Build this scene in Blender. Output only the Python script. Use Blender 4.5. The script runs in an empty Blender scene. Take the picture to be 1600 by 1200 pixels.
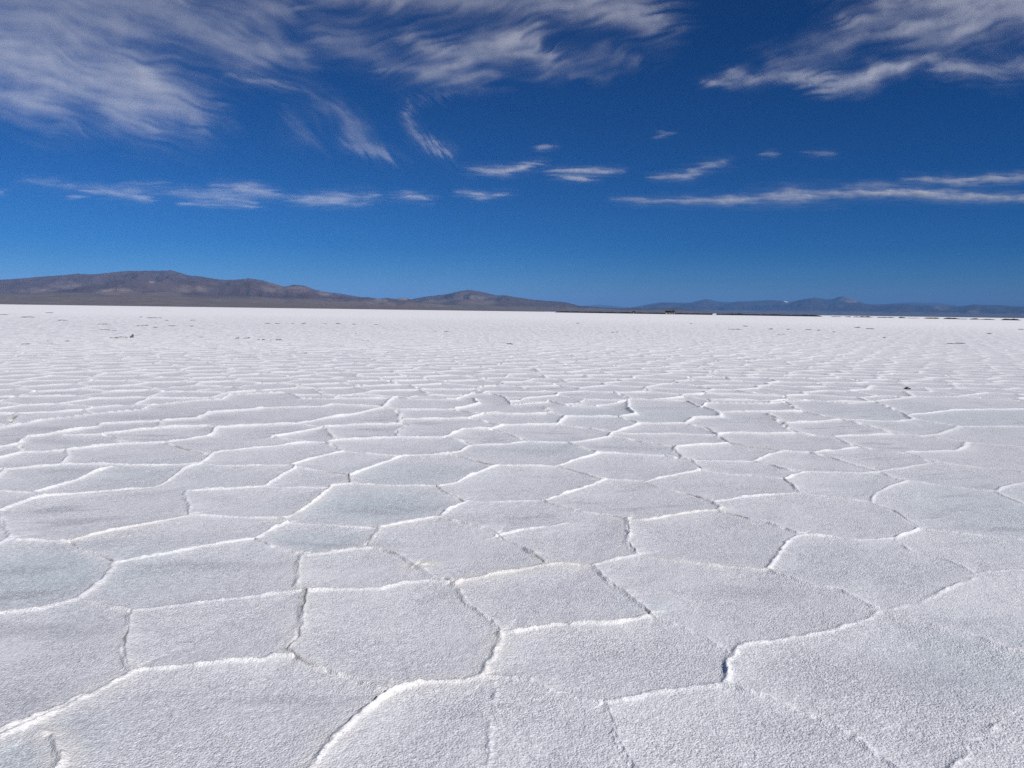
import bpy, bmesh, math, random
import numpy as np
from mathutils import Vector, Matrix

random.seed(7)
rng = np.random.default_rng(7)
sc = bpy.context.scene
COL = sc.collection

# ------------------------------------------------------------------ camera
W, H, F = 1600.0, 1200.0, 1201.0          # the photograph's frame and focal length in its pixels
EYE = 1.60
ROLL = math.atan2(22.0, 1600.0)
PITCH = math.atan2(600.0 - 486.0, F)
R0 = np.array([1.0, 0, 0])
FW = np.array([0, math.cos(PITCH), -math.sin(PITCH)])
U0 = np.array([0, math.sin(PITCH), math.cos(PITCH)])
RT = math.cos(ROLL) * R0 + math.sin(ROLL) * U0
UP = -math.sin(ROLL) * R0 + math.cos(ROLL) * U0

def ray(x, y):
    x = np.asarray(x, float)[..., None]; y = np.asarray(y, float)[..., None]
    d = FW + RT * (x - 800.0) / F + UP * (600.0 - y) / F
    return d

def ground(x, y):
    """where the sight line through a point of the photograph meets the flat"""
    d = ray(x, y)
    t = -EYE / d[..., 2]
    return np.stack([d[..., 0] * t, d[..., 1] * t], -1)

def project(px, py, pz):
    v0, v1, v2 = px, py, pz - EYE
    zf = np.maximum(v0 * FW[0] + v1 * FW[1] + v2 * FW[2], 1e-4)
    xr = v0 * RT[0] + v1 * RT[1] + v2 * RT[2]
    yu = v0 * UP[0] + v1 * UP[1] + v2 * UP[2]
    return 800.0 + F * xr / zf, 600.0 - F * yu / zf

cam_d = bpy.data.cameras.new("camera")
cam = bpy.data.objects.new("camera", cam_d)
COL.objects.link(cam)
M = Matrix(((RT[0], UP[0], -FW[0], 0), (RT[1], UP[1], -FW[1], 0), (RT[2], UP[2], -FW[2], EYE), (0, 0, 0, 1)))
cam.matrix_world = M
cam_d.sensor_width = 36.0
cam_d.lens = 36.0 * F / W
cam_d.clip_start = 0.05
cam_d.clip_end = 400000.0
sc.camera = cam

# ------------------------------------------------------------------ light
SUN_AZ, SUN_EL = 128.0, 38.0
az, el = math.radians(SUN_AZ), math.radians(SUN_EL)
sdir = Vector((math.sin(az) * math.cos(el), math.cos(az) * math.cos(el), math.sin(el)))
sun_d = bpy.data.lights.new("sun", 'SUN')
sun_d.energy = 4.95
sun_d.angle = math.radians(0.5)
sun_d.color = (1.0, 0.97, 0.94)
sun = bpy.data.objects.new("sun", sun_d)
sun.rotation_euler = sdir.to_track_quat('Z', 'Y').to_euler()
sun.location = (30, -20, 60)
COL.objects.link(sun)

wd = bpy.data.worlds.new("World")
sc.world = wd
wd.use_nodes = True
nt = wd.node_tree
nt.nodes.clear()
sky = nt.nodes.new('ShaderNodeTexSky')
sky.sky_type = 'NISHITA'
sky.sun_disc = False
sky.sun_elevation = el
sky.sun_rotation = az
sky.altitude = 3400.0
sky.air_density = 1.0
sky.dust_density = 0.0
sky.ozone_density = 8.0
bg = nt.nodes.new('ShaderNodeBackground')
bg.inputs['Strength'].default_value = 0.068
wo = nt.nodes.new('ShaderNodeOutputWorld')
hs = nt.nodes.new('ShaderNodeHueSaturation')          # thin dry air at 3400 m: a deeper blue than sea level
hs.inputs['Saturation'].default_value = 1.40
hs.inputs['Value'].default_value = 0.58
gm = nt.nodes.new('ShaderNodeGamma'); gm.inputs['Gamma'].default_value = 1.22
nt.links.new(sky.outputs[0], hs.inputs['Color'])
nt.links.new(hs.outputs[0], gm.inputs['Color'])
nt.links.new(gm.outputs[0], bg.inputs[0])
nt.links.new(bg.outputs[0], wo.inputs[0])

sc.view_settings.view_transform = 'Standard'
sc.view_settings.look = 'None'
sc.view_settings.exposure = 0.0
sc.view_settings.gamma = 1.0
sc.view_settings.use_curve_mapping = False
sc.render.engine = 'CYCLES'
sc.cycles.max_bounces = 6
sc.cycles.transparent_max_bounces = 16
sc.cycles.volume_bounces = 0
sc.cycles.use_denoising = False
sc.cycles.use_adaptive_sampling = False

# ------------------------------------------------------------------ noise
def _hash(ix, iy, seed):
    h = (ix.astype(np.int64) * 374761393 + iy.astype(np.int64) * 668265263 + seed * 974634777) & 0xFFFFFFFF
    h = ((h ^ (h >> 13)) * 1274126177) & 0xFFFFFFFF
    h = (h ^ (h >> 16)) & 0xFFFFFFFF
    return h

def rnd(ix, iy, seed):
    return _hash(ix, iy, seed).astype(np.float64) / 4294967295.0

def perlin(x, y, seed=0):
    x = np.asarray(x, float); y = np.asarray(y, float)
    ix = np.floor(x).astype(np.int64); iy = np.floor(y).astype(np.int64)
    fx = x - ix; fy = y - iy
    u = fx * fx * fx * (fx * (fx * 6 - 15) + 10); v = fy * fy * fy * (fy * (fy * 6 - 15) + 10)
    def g(dx, dy):
        a = rnd(ix + dx, iy + dy, seed) * 2 * math.pi
        return np.cos(a) * (fx - dx) + np.sin(a) * (fy - dy)
    n0 = g(0, 0); n1 = g(1, 0); n2 = g(0, 1); n3 = g(1, 1)
    a = n0 + (n1 - n0) * u
    b = n2 + (n3 - n2) * u
    return (a + (b - a) * v) * 1.5

def fbm(x, y, seed=0, octaves=4, gain=0.5, lac=2.03):
    s = 0.0; a = 1.0; t = 0.0
    for k in range(octaves):
        s = s + a * perlin(x, y, seed + k * 17)
        t += a
        a *= gain; x = x * lac + 11.3; y = y * lac - 7.7
    return s / t * 1.4

def ridged(x, y, seed=0, octaves=5, gain=0.5):
    s = 0.0; a = 1.0; t = 0.0
    for k in range(octaves):
        s = s + a * (1 - np.abs(perlin(x, y, seed + 31 * k)) * 2.0)
        t += a; a *= gain; x = x * 2.07 + 3.1; y = y * 2.07 - 5.7
    return s / t

def smooth(e0, e1, x):
    t = np.clip((x - e0) / (e1 - e0), 0, 1)
    return t * t * (3 - 2 * t)

# ------------------------------------------------------------------ node helpers
def new_mat(name):
    m = bpy.data.materials.new(name)
    m.use_nodes = True
    n = m.node_tree
    n.nodes.clear()
    out = n.nodes.new('ShaderNodeOutputMaterial')
    return m, n, out

class NB:
    def __init__(s, tree): s.t = tree
    def node(s, kind, **kw):
        n = s.t.nodes.new(kind)
        for k, v in kw.items(): setattr(n, k, v)
        return n
    def link(s, a, b): s.t.links.new(a, b)
    def val(s, sock, v):
        if hasattr(v, 'is_linked') or isinstance(v, bpy.types.NodeSocket): s.link(v, sock)
        else: sock.default_value = v
    def math(s, op, a, b=0.0, clamp=False):
        n = s.node('ShaderNodeMath', operation=op); n.use_clamp = clamp
        s.val(n.inputs[0], a); s.val(n.inputs[1], b); return n.outputs[0]
    def mix(s, fac, a, b):
        n = s.node('ShaderNodeMix', data_type='RGBA')
        s.val(n.inputs['Factor'], fac)
        s.val(n.inputs[6], a if isinstance(a, bpy.types.NodeSocket) else (*a, 1))
        s.val(n.inputs[7], b if isinstance(b, bpy.types.NodeSocket) else (*b, 1))
        return n.outputs[2]
    def noise(s, vec, scale, detail=3.0, rough=0.5):
        n = s.node('ShaderNodeTexNoise'); n.noise_dimensions = '3D'
        s.link(vec, n.inputs['Vector']); n.inputs['Scale'].default_value = scale
        n.inputs['Detail'].default_value = detail; n.inputs['Roughness'].default_value = rough
        return n.outputs['Fac']
    def ramp(s, x, lo, hi):
        n = s.node('ShaderNodeMapRange'); n.clamp = True
        s.val(n.inputs[0], x); n.inputs[1].default_value = lo; n.inputs[2].default_value = hi
        return n.outputs[0]

def attr(nb, name):
    a = nb.node('ShaderNodeAttribute'); a.attribute_name = name
    return a

# ------------------------------------------------------------------ mesh helpers
def grid_mesh(name, P, closed_u=False, keep=None, smooth_shade=True):
    """P: (rows, cols, 3) -> quad mesh"""
    nr, nc = P.shape[:2]
    idx = np.arange(nr * nc, dtype=np.int32).reshape(nr, nc)
    if closed_u:
        a = idx[:-1, :]; b = np.roll(idx, -1, 1)[:-1, :]
        d = idx[1:, :]; c = np.roll(idx, -1, 1)[1:, :]
    else:
        a = idx[:-1, :-1]; b = idx[:-1, 1:]; c = idx[1:, 1:]; d = idx[1:, :-1]
    q = np.stack([a, b, c, d], -1).reshape(-1, 4)
    if keep is not None: q = q[keep.reshape(-1)]
    return raw_mesh(name, P.reshape(-1, 3), q, smooth_shade)

def raw_mesh(name, V, q, smooth_shade=True):
    me = bpy.data.meshes.new(name)
    me.vertices.add(len(V))
    me.vertices.foreach_set('co', np.ascontiguousarray(V, dtype=np.float32).reshape(-1))
    me.loops.add(q.size)
    me.loops.foreach_set('vertex_index', np.ascontiguousarray(q, dtype=np.int32).reshape(-1))
    me.polygons.add(len(q))
    me.polygons.foreach_set('loop_start', np.arange(0, q.size, q.shape[1], dtype=np.int32))
    me.polygons.foreach_set('use_smooth', np.full(len(q), smooth_shade, dtype=bool))
    me.update(calc_edges=True)
    me.validate()
    return me

def set_color_attr(me, name, A):
    at = me.attributes.new(name, 'FLOAT_COLOR', 'POINT')
    B = np.ones((A.shape[0], 4), dtype=np.float32)
    B[:, :A.shape[1]] = A
    at.data.foreach_set('color', B.reshape(-1))

def link(name, me, mat=None, parent=None, **props):
    o = bpy.data.objects.new(name, me)
    COL.objects.link(o)
    if mat is not None: me.materials.append(mat)
    if parent is not None: o.parent = parent
    for k, v in props.items(): o[k] = v
    return o

# ================================================================== SALT FLAT
# edges of the salt polygons, read off the photograph and laid out on the ground.
# style: r pressure ridge, c open crack with one lip raised, s soft old seam, d broken (dashed) ridge; then dust 0..1
BOUND = [(-200,705),(-60,682),(0,670),(80,655),(140,649),(225,641),(230,636),(305,627),(347,625),(358,618),(400,616),(448,614.5),(462,619),
         (472,624),(520,625),(610,624),(621,622),(640,625),(712,625),(735,616),(773,617),(790,622),(800,634),(852,630.5),(855,626.5),(888,636),
         (930,636.5),(964,631),(984,625),(1075,628),(1095,638),(1102,631.5),(1200,632),(1225,628),(1267,627),(1323,632),(1365,628),
         (1422,621.5),(1500,621),(1600,628),(1660,632),(1800,640)]
LINES = [
 ('r',0,BOUND),
 ('r',0,[(-40,708),(0,700),(28,695),(45,685),(82,679),(150,670),(156,664),(250,660),(308,656),(328,647),(400,641),(410,639),(502,637),(520,634),(590,637.5)]),
 ('c',0,[(250,660),(251,670.5)]),
 ('r',0,[(160,680),(172,679),(251,671),(325,667),(340,670),(400,666),(452,664),(460,664),(512,655),(550,650),(597,638.5),(612,625)]),
 ('c',0,[(160,680),(175,685),(188,692.5)]),
 ('c',0,[(28,696),(38,707)]),
 ('s',0,[(82,679),(100,682),(160,681)]),
 ('r',0,[(-30,724),(0,718),(35,708.5),(80,707),(104,707),(110,705),(190,696),(255,694),(262,693),(325,683),(333,678),(340,670)]),
 ('r',0,[(104,707),(107,714),(97,727)]),
 ('c',0,[(255,694),(275,700),(320,713),(335,712)]),
 ('r',0,[(-30,742),(0,736),(10,735),(97,728),(170,728),(240,731),(310,726.5),(315,725),(335,711),(345,707.5),(400,702),(480,693),(510,692.5),(525,690),
         (620,686),(695,686),(722,672),(765,672),(785,666),(800,666),(872,664),(881,652.5),(965,652.5),(992,649.5),(982,640),(980,624)]),
 ('r',0,[(10,735),(-5,748),(-30,757)]),
 ('r',0,[(55,770),(115,753),(172,732)]),
 ('d',0,[(-20,766),(0,768),(55,771),(70,777)]),
 ('r',0,[(-40,815),(0,801),(50,781),(70,777.5),(125,772.5),(240,763),(252,759),(287,735),(317,727)]),
 ('d',0,[(317,727),(340,731),(400,729.5),(454,729)]),
 ('r',0,[(290,770),(350,767),(400,764),(416,762),(440,745),(462,732),(454,729),(482,719.5),(535,707)]),
 ('c',0,[(290,770),(284,778),(292,788),(298,798),(292,808)]),
 ('c',0,[(510,692.5),(520,698),(535,706)]),
 ('c',0,[(505,669),(512,675),(517,681),(522,689)]),
 ('r',0,[(507,669.5),(542,667),(625,664)]),
 ('s',0,[(460,664),(505,669)]),
 ('r',0,[(425,685),(432,684),(482,674),(505,670)]),
 ('s',0,[(430,685),(440,687),(480,693.5)]),
 ('c',0,[(620,642),(625,652),(626,662),(635,666),(621,675),(620,684)]),
 ('d',0,[(597,638.5),(622,641),(710,641)]),
 ('c',0,[(710,641),(737,647),(755,649)]),
 ('r',0,[(735,654.5),(755,648),(800,649.5),(856,648),(881,652)]),
 ('c',0,[(850,638),(859,648),(880,651)]),
 ('r',0,[(626,657),(735,655)]),
 ('c',0,[(735,655),(755,660),(775,665),(785,666)]),
 ('c',0,[(765,672),(800,682),(822,691)]),
 ('r',0,[(710,641),(748,632),(740,624)]),
 ('s',0,[(535,707),(570,710),(600,712),(627,715)]),
 ('r',0,[(547,745),(575,734),(626,715),(702,712),(720,707),(737,698),(800,695),(822,692),(890,694),(950,685),(957,677),(997,664),(1072,664),(1081,655.5),(1125,654),(1122,644),(1096,637)]),
 ('c',0,[(695,686),(720,692),(735,697)]),
 ('c',0,[(545,743),(545,757)]),
 ('c',0,[(465,733),(507,740),(545,744)]),
 ('d',0,[(416,763),(440,764),(515,763.5)]),
 ('r',.35,[(440,813),(470,800),(495,783),(518,761),(547,758),(575,758.5)]),
 ('d',0,[(575,758.5),(612,760),(683,761.5)]),
 ('c',.1,[(679,760),(700,774),(724,785)]),
 ('r',.1,[(683,762),(705,758),(747,741),(777,730)]),
 ('c',0,[(702,712),(735,721),(760,728),(777,730)]),
 ('r',0,[(777,730),(800,730),(872,730.5),(890,723),(935,710),(980,711),(1040,714),(1055,717)]),
 ('c',0,[(890,694),(905,700),(932,708)]),
 ('c',0,[(955,684),(1007,693),(1050,699)]),
 ('c',0,[(1054,700),(1055,709),(1065,718),(1085,721),(1087,728),(1095,736)]),
 ('r',0,[(1055,700),(1135,694)]),
 ('c',0,[(1075,664),(1100,669.5),(1120,680),(1135,693)]),
 ('r',0,[(1122,681),(1137,678),(1200,679),(1242,678)]),
 ('d',0,[(960,679),(987,679.5),(1060,679),(1117,682)]),
 ('c',0,[(872,664),(885,666),(930,672.5),(957,677)]),
 ('c',0,[(965,652),(990,660),(998,664)]),
 ('c',0,[(1135,693),(1165,698),(1200,703),(1221,707)]),
 ('d',0,[(1087,721),(1175,722),(1192,715),(1200,711),(1221,707)]),
 ('r',0,[(1221,707),(1270,709),(1297,706),(1337,701)]),
 ('c',0,[(1242,678),(1270,681),(1300,684.5),(1337,700)]),
 ('r',0,[(1305,684),(1350,681),(1395,679)]),
 ('c',0,[(1200,649),(1210,656),(1224,664.5),(1232,672),(1247,678)]),
 ('r',0,[(1225,663),(1270,661),(1310,658)]),
 ('r',0,[(1125,645),(1200,645),(1250,644.5)]),
 ('c',0,[(1225,628),(1250,644),(1267,647),(1310,656)]),
 ('c',0,[(1310,656),(1330,660),(1360,669),(1397,678)]),
 ('s',0,[(1327,658),(1400,660),(1425,657)]),
 ('c',0,[(1365,628),(1390,638),(1415,651),(1425,657)]),
 ('r',0,[(1415,651),(1450,647),(1487,642),(1540,641),(1620,640)]),
 ('s',0,[(1395,679),(1435,682),(1465,679),(1500,667),(1600,668)]),
 ('s',0,[(1425,657),(1500,667)]),
 ('s',0,[(1462,685),(1510,692),(1507,700),(1490,706),(1415,709)]),
 ('s',0,[(1510,692),(1600,700)]),
 ('c',0,[(1337,700),(1380,707),(1412,710),(1437,717),(1457,724)]),
 ('c',0,[(1270,710),(1307,720),(1340,730),(1372,739),(1400,751)]),
 ('s',0,[(1375,737),(1410,733),(1457,725)]),
 ('s',0,[(1457,725),(1510,730),(1570,735),(1600,740)]),
 ('s',0,[(1400,751),(1470,760),(1555,770),(1582,759),(1600,756),(1630,752)]),
 ('s',0,[(1555,771),(1600,789),(1640,800)]),
 ('c',0,[(872,730),(905,740),(937,750)]),
 ('r',.15,[(847,785),(880,774),(912,764),(947,750)]),
 ('d',0,[(947,750),(1000,753)]),
 ('r',.15,[(1005,755),(1040,747),(1087,737),(1095,736)]),
 ('c',0,[(1007,756),(1037,766),(1075,775),(1115,787),(1125,795),(1120,799)]),
 ('r',0,[(1117,786),(1157,780),(1200,776),(1242,774)]),
 ('c',0,[(1222,751),(1237,760),(1247,773)]),
 ('r',0,[(1225,751),(1240,744),(1255,740)]),
 ('c',0,[(1175,722),(1200,727),(1222,734),(1247,740)]),
 ('s',0,[(1097,737),(1135,742),(1180,745),(1222,751)]),
 ('s',0,[(1255,740),(1347,741),(1372,740)]),
 ('s',0,[(1247,774),(1310,780),(1360,787)]),
 ('s',0,[(1360,787),(1370,772),(1390,762),(1415,754),(1400,751)]),
 ('c',0,[(1360,789),(1395,799),(1435,826)]),
 ('r',0,[(1435,828),(1402,845),(1340,848),(1300,842),(1255,840),(1245,841),(1225,855),(1210,870),(1203,892)]),
 ('c',0,[(1120,799),(1130,803),(1170,814),(1200,819),(1215,826),(1245,837)]),
 ('r',.45,[(982,815),(1010,814),(1075,803),(1120,799)]),
 ('c',.2,[(979,813),(982,825),(982,840),(977,851),(995,869)]),
 ('r',.2,[(920,887),(945,880),(992,871)]),
 ('c',0,[(847,785),(867,792),(900,801),(940,806),(979,813)]),
 ('d',0,[(725,785),(797,785),(847,785)]),
 ('r',0,[(687,809),(705,797),(730,784)]),
 ('r',.4,[(592,825),(615,820),(650,814),(680,809),(687,809)]),
 ('c',.1,[(690,811),(720,819),(750,827),(772,836),(785,845),(800,852),(820,860),(837,870),(850,881)]),
 ('r',0,[(775,840),(800,834),(850,826),(882,821)]),
 ('c',.2,[(592,826),(580,842),(572,853),(583,858)]),
 ('r',.25,[(475,871),(515,865),(555,860),(582,858)]),
 ('c',0,[(585,859),(625,871),(647,885),(668,902),(685,912)]),
 ('s',1.0,[(642,888),(665,883)]),
 ('r',.1,[(482,929),(520,925),(595,923),(625,915),(668,911),(702,913)]),
 ('c',.15,[(702,911),(713,923),(725,939),(755,966),(782,992)]),
 ('r',.75,[(712,915),(722,909),(760,902),(800,896),(847,887),(875,885),(900,886)]),
 ('s',.1,[(900,886),(920,887)]),
 ('c',0,[(922,888),(940,905),(958,921),(985,936),(1002,947),(1017,962)]),
 ('r',.3,[(783,992),(800,991),(837,985),(885,979),(955,977),(1012,965)]),
 ('s',0,[(1017,962),(1060,979),(1110,1003),(1137,1025)]),
 ('s',.3,[(995,870),(1012,874),(1062,881),(1125,889),(1203,893)]),
 ('s',0,[(1203,892),(1215,900),(1270,920),(1305,924),(1337,939),(1372,957)]),
 ('d',.05,[(1372,957),(1355,971),(1325,980),(1295,990),(1225,1002),(1200,1006)]),
 ('r',.05,[(1200,1006),(1160,1012),(1145,1025),(1135,1040),(1140,1055),(1130,1070)]),
 ('d',0,[(1130,1070),(1100,1076),(1017,1087),(950,1104)]),
 ('b',0,[(947,1105),(955,1132),(962,1167),(980,1192),(1000,1220)]),
 ('s',0,[(1402,845),(1425,865),(1482,880),(1527,904)]),
 ('s',0,[(1435,828),(1500,836),(1600,845),(1640,850)]),
 ('s',0,[(1530,901),(1522,911),(1487,924),(1430,948),(1385,956),(1372,957)]),
 ('s',0,[(1530,901),(1580,896),(1640,895)]),
 ('s',0,[(1385,960),(1462,982),(1512,995),(1575,1017),(1640,1030)]),
 ('f',0,[(1470,1225),(1520,1162),(1560,1125),(1600,1110),(1660,1090)]),
 ('s',0,[(1130,1070),(1200,1092),(1237,1107),(1300,1135),(1340,1155),(1420,1215)]),
 ('r',.55,[(470,1235),(492,1197),(520,1160),(575,1112),(607,1090),(650,1076),(732,1065),(755,1060),(770,1032),(782,1002),(783,992)]),
 ('c',.2,[(462,1032),(470,1040),(492,1048),(520,1057),(545,1067),(575,1078),(605,1089)]),
 ('s',0,[(755,1060),(800,1065),(820,1070),(862,1085),(900,1095),(945,1105)]),
 ('f',0,[(770,1070),(775,1110),(760,1150),(765,1215)]),
 ('c',.35,[(473,869),(467,887),(460,920),(478,928),(475,947),(467,982),(460,1005),(450,1022),(462,1032)]),
 ('r',.15,[(462,1032),(425,1031),(400,1039),(307,1044),(222,1051),(207,1055)]),
 ('r',.4,[(207,1055),(190,1064),(140,1092),(95,1114),(50,1138),(0,1160),(-40,1180)]),
 ('r',.1,[(-30,1160),(0,1150),(50,1128),(100,1106),(125,1092)]),
 ('s',.6,[(50,1140),(82,1152),(92,1170),(95,1187),(80,1215)]),
 ('r',0,[(-40,968),(0,961),(57,954),(102,942),(127,935),(143,926),(162,907),(180,882),(195,879),(270,867),(325,856),(400,844)]),
 ('r',0,[(400,844),(422,831),(448,818),(455,819)]),
 ('d',0,[(455,819),(517,822),(585,826)]),
 ('c',0,[(437,812),(450,818)]),
 ('c',0,[(107,847),(120,860),(150,869),(170,876),(181,881)]),
 ('r',0,[(-30,866),(0,855),(15,846),(35,848),(107,848),(117,846)]),
 ('r',.4,[(117,846),(215,826),(297,809)]),
 ('c',0,[(-5,800),(5,817),(15,845)]),
 ('d',0,[(297,809),(345,810),(400,812),(437,812)]),
 ('c',0,[(400,847),(432,860),(462,868),(473,870)]),
 ('d',0,[(207,957),(282,949),(350,940),(400,935),(437,930),(475,927)]),
 ('s',0,[(130,937),(150,944),(175,951),(203,957)]),
 ('c',.1,[(203,957),(198,995),(199,1040),(207,1055)]),
]
STY = {'r': (1.0, 0.15, 0.0), 'c': (0.80, 0.75, 0.8), 's': (0.66, 0.10, 0.0), 'd': (0.70, 0.1, 0.0), 'b': (0.45, 0.6, 0.0), 'f': (0.26, 0.04, 0.0)}  # ridge, lip, notch

segs = []
for sty, dust, pts in LINES:
    g = ground([p[0] for p in pts], [p[1] for p in pts])
    if sty == 'r' or sty == 'c' or sty == 'd' or sty == 's':
        pass
    for k in range(len(g) - 1):
        ((ax, ay), (bx, by)) = g[k], g[k + 1]
        hr = rng.uniform(0.8, 1.25)
        r, l, n = STY[sty]
        segs.append((ax, ay, bx, by, r * hr, l * hr, n, dust))
SEG = np.array(segs)

# ---- polar sheet centred under the viewer: fine where the flat is near, coarse towards the horizon
azs = np.concatenate([np.arange(-180, -56, 4.0), np.arange(-56, -40, 0.14), np.arange(-40, 40, 0.058), np.arange(40, 56, 0.14), np.arange(56, 180, 4.0)])
dep = np.concatenate([np.arange(89.3, 42, -2.0), np.arange(42, 17, -0.055), np.arange(17, 7, -0.028), np.arange(7, 3.2, -0.018), np.arange(3.2, 0.9, -0.0085), np.arange(0.9, 0.12, -0.009)])
rad = EYE / np.tan(np.radians(dep))
rad = np.concatenate([rad, np.geomspace(rad[-1] * 1.06, 95000.0, 46)])
drow = np.gradient(rad)
A, Rr = np.meshgrid(np.radians(azs), rad)
X = (np.sin(A) * Rr); Y = (np.cos(A) * Rr)
DR = np.broadcast_to(drow[:, None], X.shape)

# warped sample position: makes every edge wander a little
wx = X + 0.020 * perlin(X * 3.1, Y * 3.1, 5) + 0.009 * perlin(X * 14, Y * 14, 6) * smooth(11, 5, Rr)
wy = Y + 0.020 * perlin(X * 3.1 + 40, Y * 3.1, 7) + 0.009 * perlin(X * 14 + 40, Y * 14, 8) * smooth(11, 5, Rr)
nearw = smooth(60, 30, Rr)

D = np.full(X.shape, 9.0); S = np.zeros(X.shape); RH = np.zeros(X.shape); LP = np.zeros(X.shape); NT = np.zeros(X.shape); DU = np.zeros(X.shape)
PX, PY = project(X, Y, 0 * X)
front = (Y > 0.2)
bnd = np.array(BOUND, float)
yb = np.interp(PX, bnd[:, 0], bnd[:, 1])
traced = front & (PY > yb) & (PY < 1212) & (PX > -25) & (PX < 1625)

# traced part, block by block
def seg_block(i0, i1, j0, j1):
    x = wx[i0:i1, j0:j1]; y = wy[i0:i1, j0:j1]
    mg = 0.55
    x0, x1, y0, y1 = x.min() - mg, x.max() + mg, y.min() - mg, y.max() + mg
    sx0 = np.minimum(SEG[:, 0], SEG[:, 2]); sx1 = np.maximum(SEG[:, 0], SEG[:, 2])
    sy0 = np.minimum(SEG[:, 1], SEG[:, 3]); sy1 = np.maximum(SEG[:, 1], SEG[:, 3])
    cand = SEG[(sx0 < x1) & (sx1 > x0) & (sy0 < y1) & (sy1 > y0)]
    d = D[i0:i1, j0:j1]; s = S[i0:i1, j0:j1]; rh = RH[i0:i1, j0:j1]; lp = LP[i0:i1, j0:j1]; nt_ = NT[i0:i1, j0:j1]; du = DU[i0:i1, j0:j1]
    for (ax, ay, bx, by, r, l, n, dust) in cand:
        ex, ey = bx - ax, by - ay
        L2 = ex * ex + ey * ey + 1e-9
        t = np.clip(((x - ax) * ex + (y - ay) * ey) / L2, 0, 1)
        qx = x - ax - t * ex; qy = y - ay - t * ey
        dd = np.sqrt(qx * qx + qy * qy)
        nx, ny = ey, -ex
        if nx < 0: nx, ny = -nx, -ny
        sg = np.sign(qx * nx + qy * ny)
        m = dd < d
        # stronger of the near ones wins smoothly enough
        d[m] = dd[m]; s[m] = sg[m]; rh[m] = r; lp[m] = l; nt_[m] = n
        dm = dust * np.exp(-(dd / 0.075) ** 2)
        np.maximum(du, dm, out=du)

nr_, nc_ = X.shape
BS = 48
for i0 in range(0, nr_, BS):
    for j0 in range(0, nc_, BS):
        i1, j1 = min(nr_, i0 + BS), min(nc_, j0 + BS)
        if traced[i0:i1, j0:j1].any() and Rr[i0:i1].min() < 40:
            seg_block(i0, i1, j0, j1)

# everywhere else: a jittered hexagonal net of salt polygons of the same size
CELL = 1.12
SEED_C = 91
def cells(px, py):
    gx = px / CELL; gy = py / (CELL * 0.9)
    ix = np.floor(gx).astype(np.int64); iy = np.floor(gy).astype(np.int64)
    b1 = np.full(px.shape, 1e9); b2 = np.full(px.shape, 1e9)
    s1 = np.zeros(px.shape + (2,)); s2 = np.zeros(px.shape + (2,))
    h1 = np.zeros(px.shape); h2 = np.zeros(px.shape)
    for dy in (-1, 0, 1):
        for dx in (-2, -1, 0, 1, 2):
            cx = ix + dx; cy = iy + dy
            ox = (cx + 0.5 + 0.5 * (cy % 2) - 0.25 + 0.62 * (rnd(cx, cy, SEED_C) - 0.5)) * CELL
            oy = (cy + 0.5 + 0.62 * (rnd(cx, cy, SEED_C + 1) - 0.5)) * CELL * 0.9
            hh = rnd(cx, cy, SEED_C + 2)
            dd = (px - ox) ** 2 + (py - oy) ** 2
            m1 = dd < b1
            m2 = (~m1) & (dd < b2)
            b2 = np.where(m1, b1, np.where(m2, dd, b2))
            s2[m1] = s1[m1]; h2 = np.where(m1, h1, np.where(m2, hh, h2))
            s2[m2, 0] = ox[m2]; s2[m2, 1] = oy[m2]
            b1 = np.where(m1, dd, b1)
            s1[m1, 0] = ox[m1]; s1[m1, 1] = oy[m1]; h1 = np.where(m1, hh, h1)
    nx = s2[..., 0] - s1[..., 0]; ny = s2[..., 1] - s1[..., 1]
    ln = np.sqrt(nx * nx + ny * ny) + 1e-9
    mx = (s1[..., 0] + s2[..., 0]) / 2; my = (s1[..., 1] + s2[..., 1]) / 2
    d = np.abs((px - mx) * nx + (py - my) * ny) / ln
    sg = np.where(nx < 0, 1.0, -1.0)          # own seed lies towards +x: the raised lip
    e = (h1 * 0.5 + h2 * 0.5 + np.abs(h1 - h2) * 1.7) % 1.0
    steep = np.abs(nx / ln)                    # edges that run towards the viewer
    return d, sg, e, h1, steep

fr = (~traced) & (Rr < 600)
wfx = X + 0.05 * perlin(X * 1.3, Y * 1.3, 15) + 0.006 * perlin(X * 5, Y * 5, 16)
wfy = Y + 0.05 * perlin(X * 1.3 + 9, Y * 1.3, 17) + 0.006 * perlin(X * 5 + 9, Y * 5, 18)
dv, sv, ev, hv, stv = cells(wfx[fr], wfy[fr])
D[fr] = np.minimum(dv, 9); S[fr] = sv
cr = (stv > 0.72) & (ev > 0.3)
RH[fr] = np.where(cr, 0.8, 0.70 + 0.5 * ev)
LP[fr] = np.where(cr, 0.9, 0.15)
NT[fr] = np.where(cr & (ev > 0.45), 1.0, 0.0)
# the net near the traced border must not leave double lines
edge_fade = np.ones(X.shape)

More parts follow.
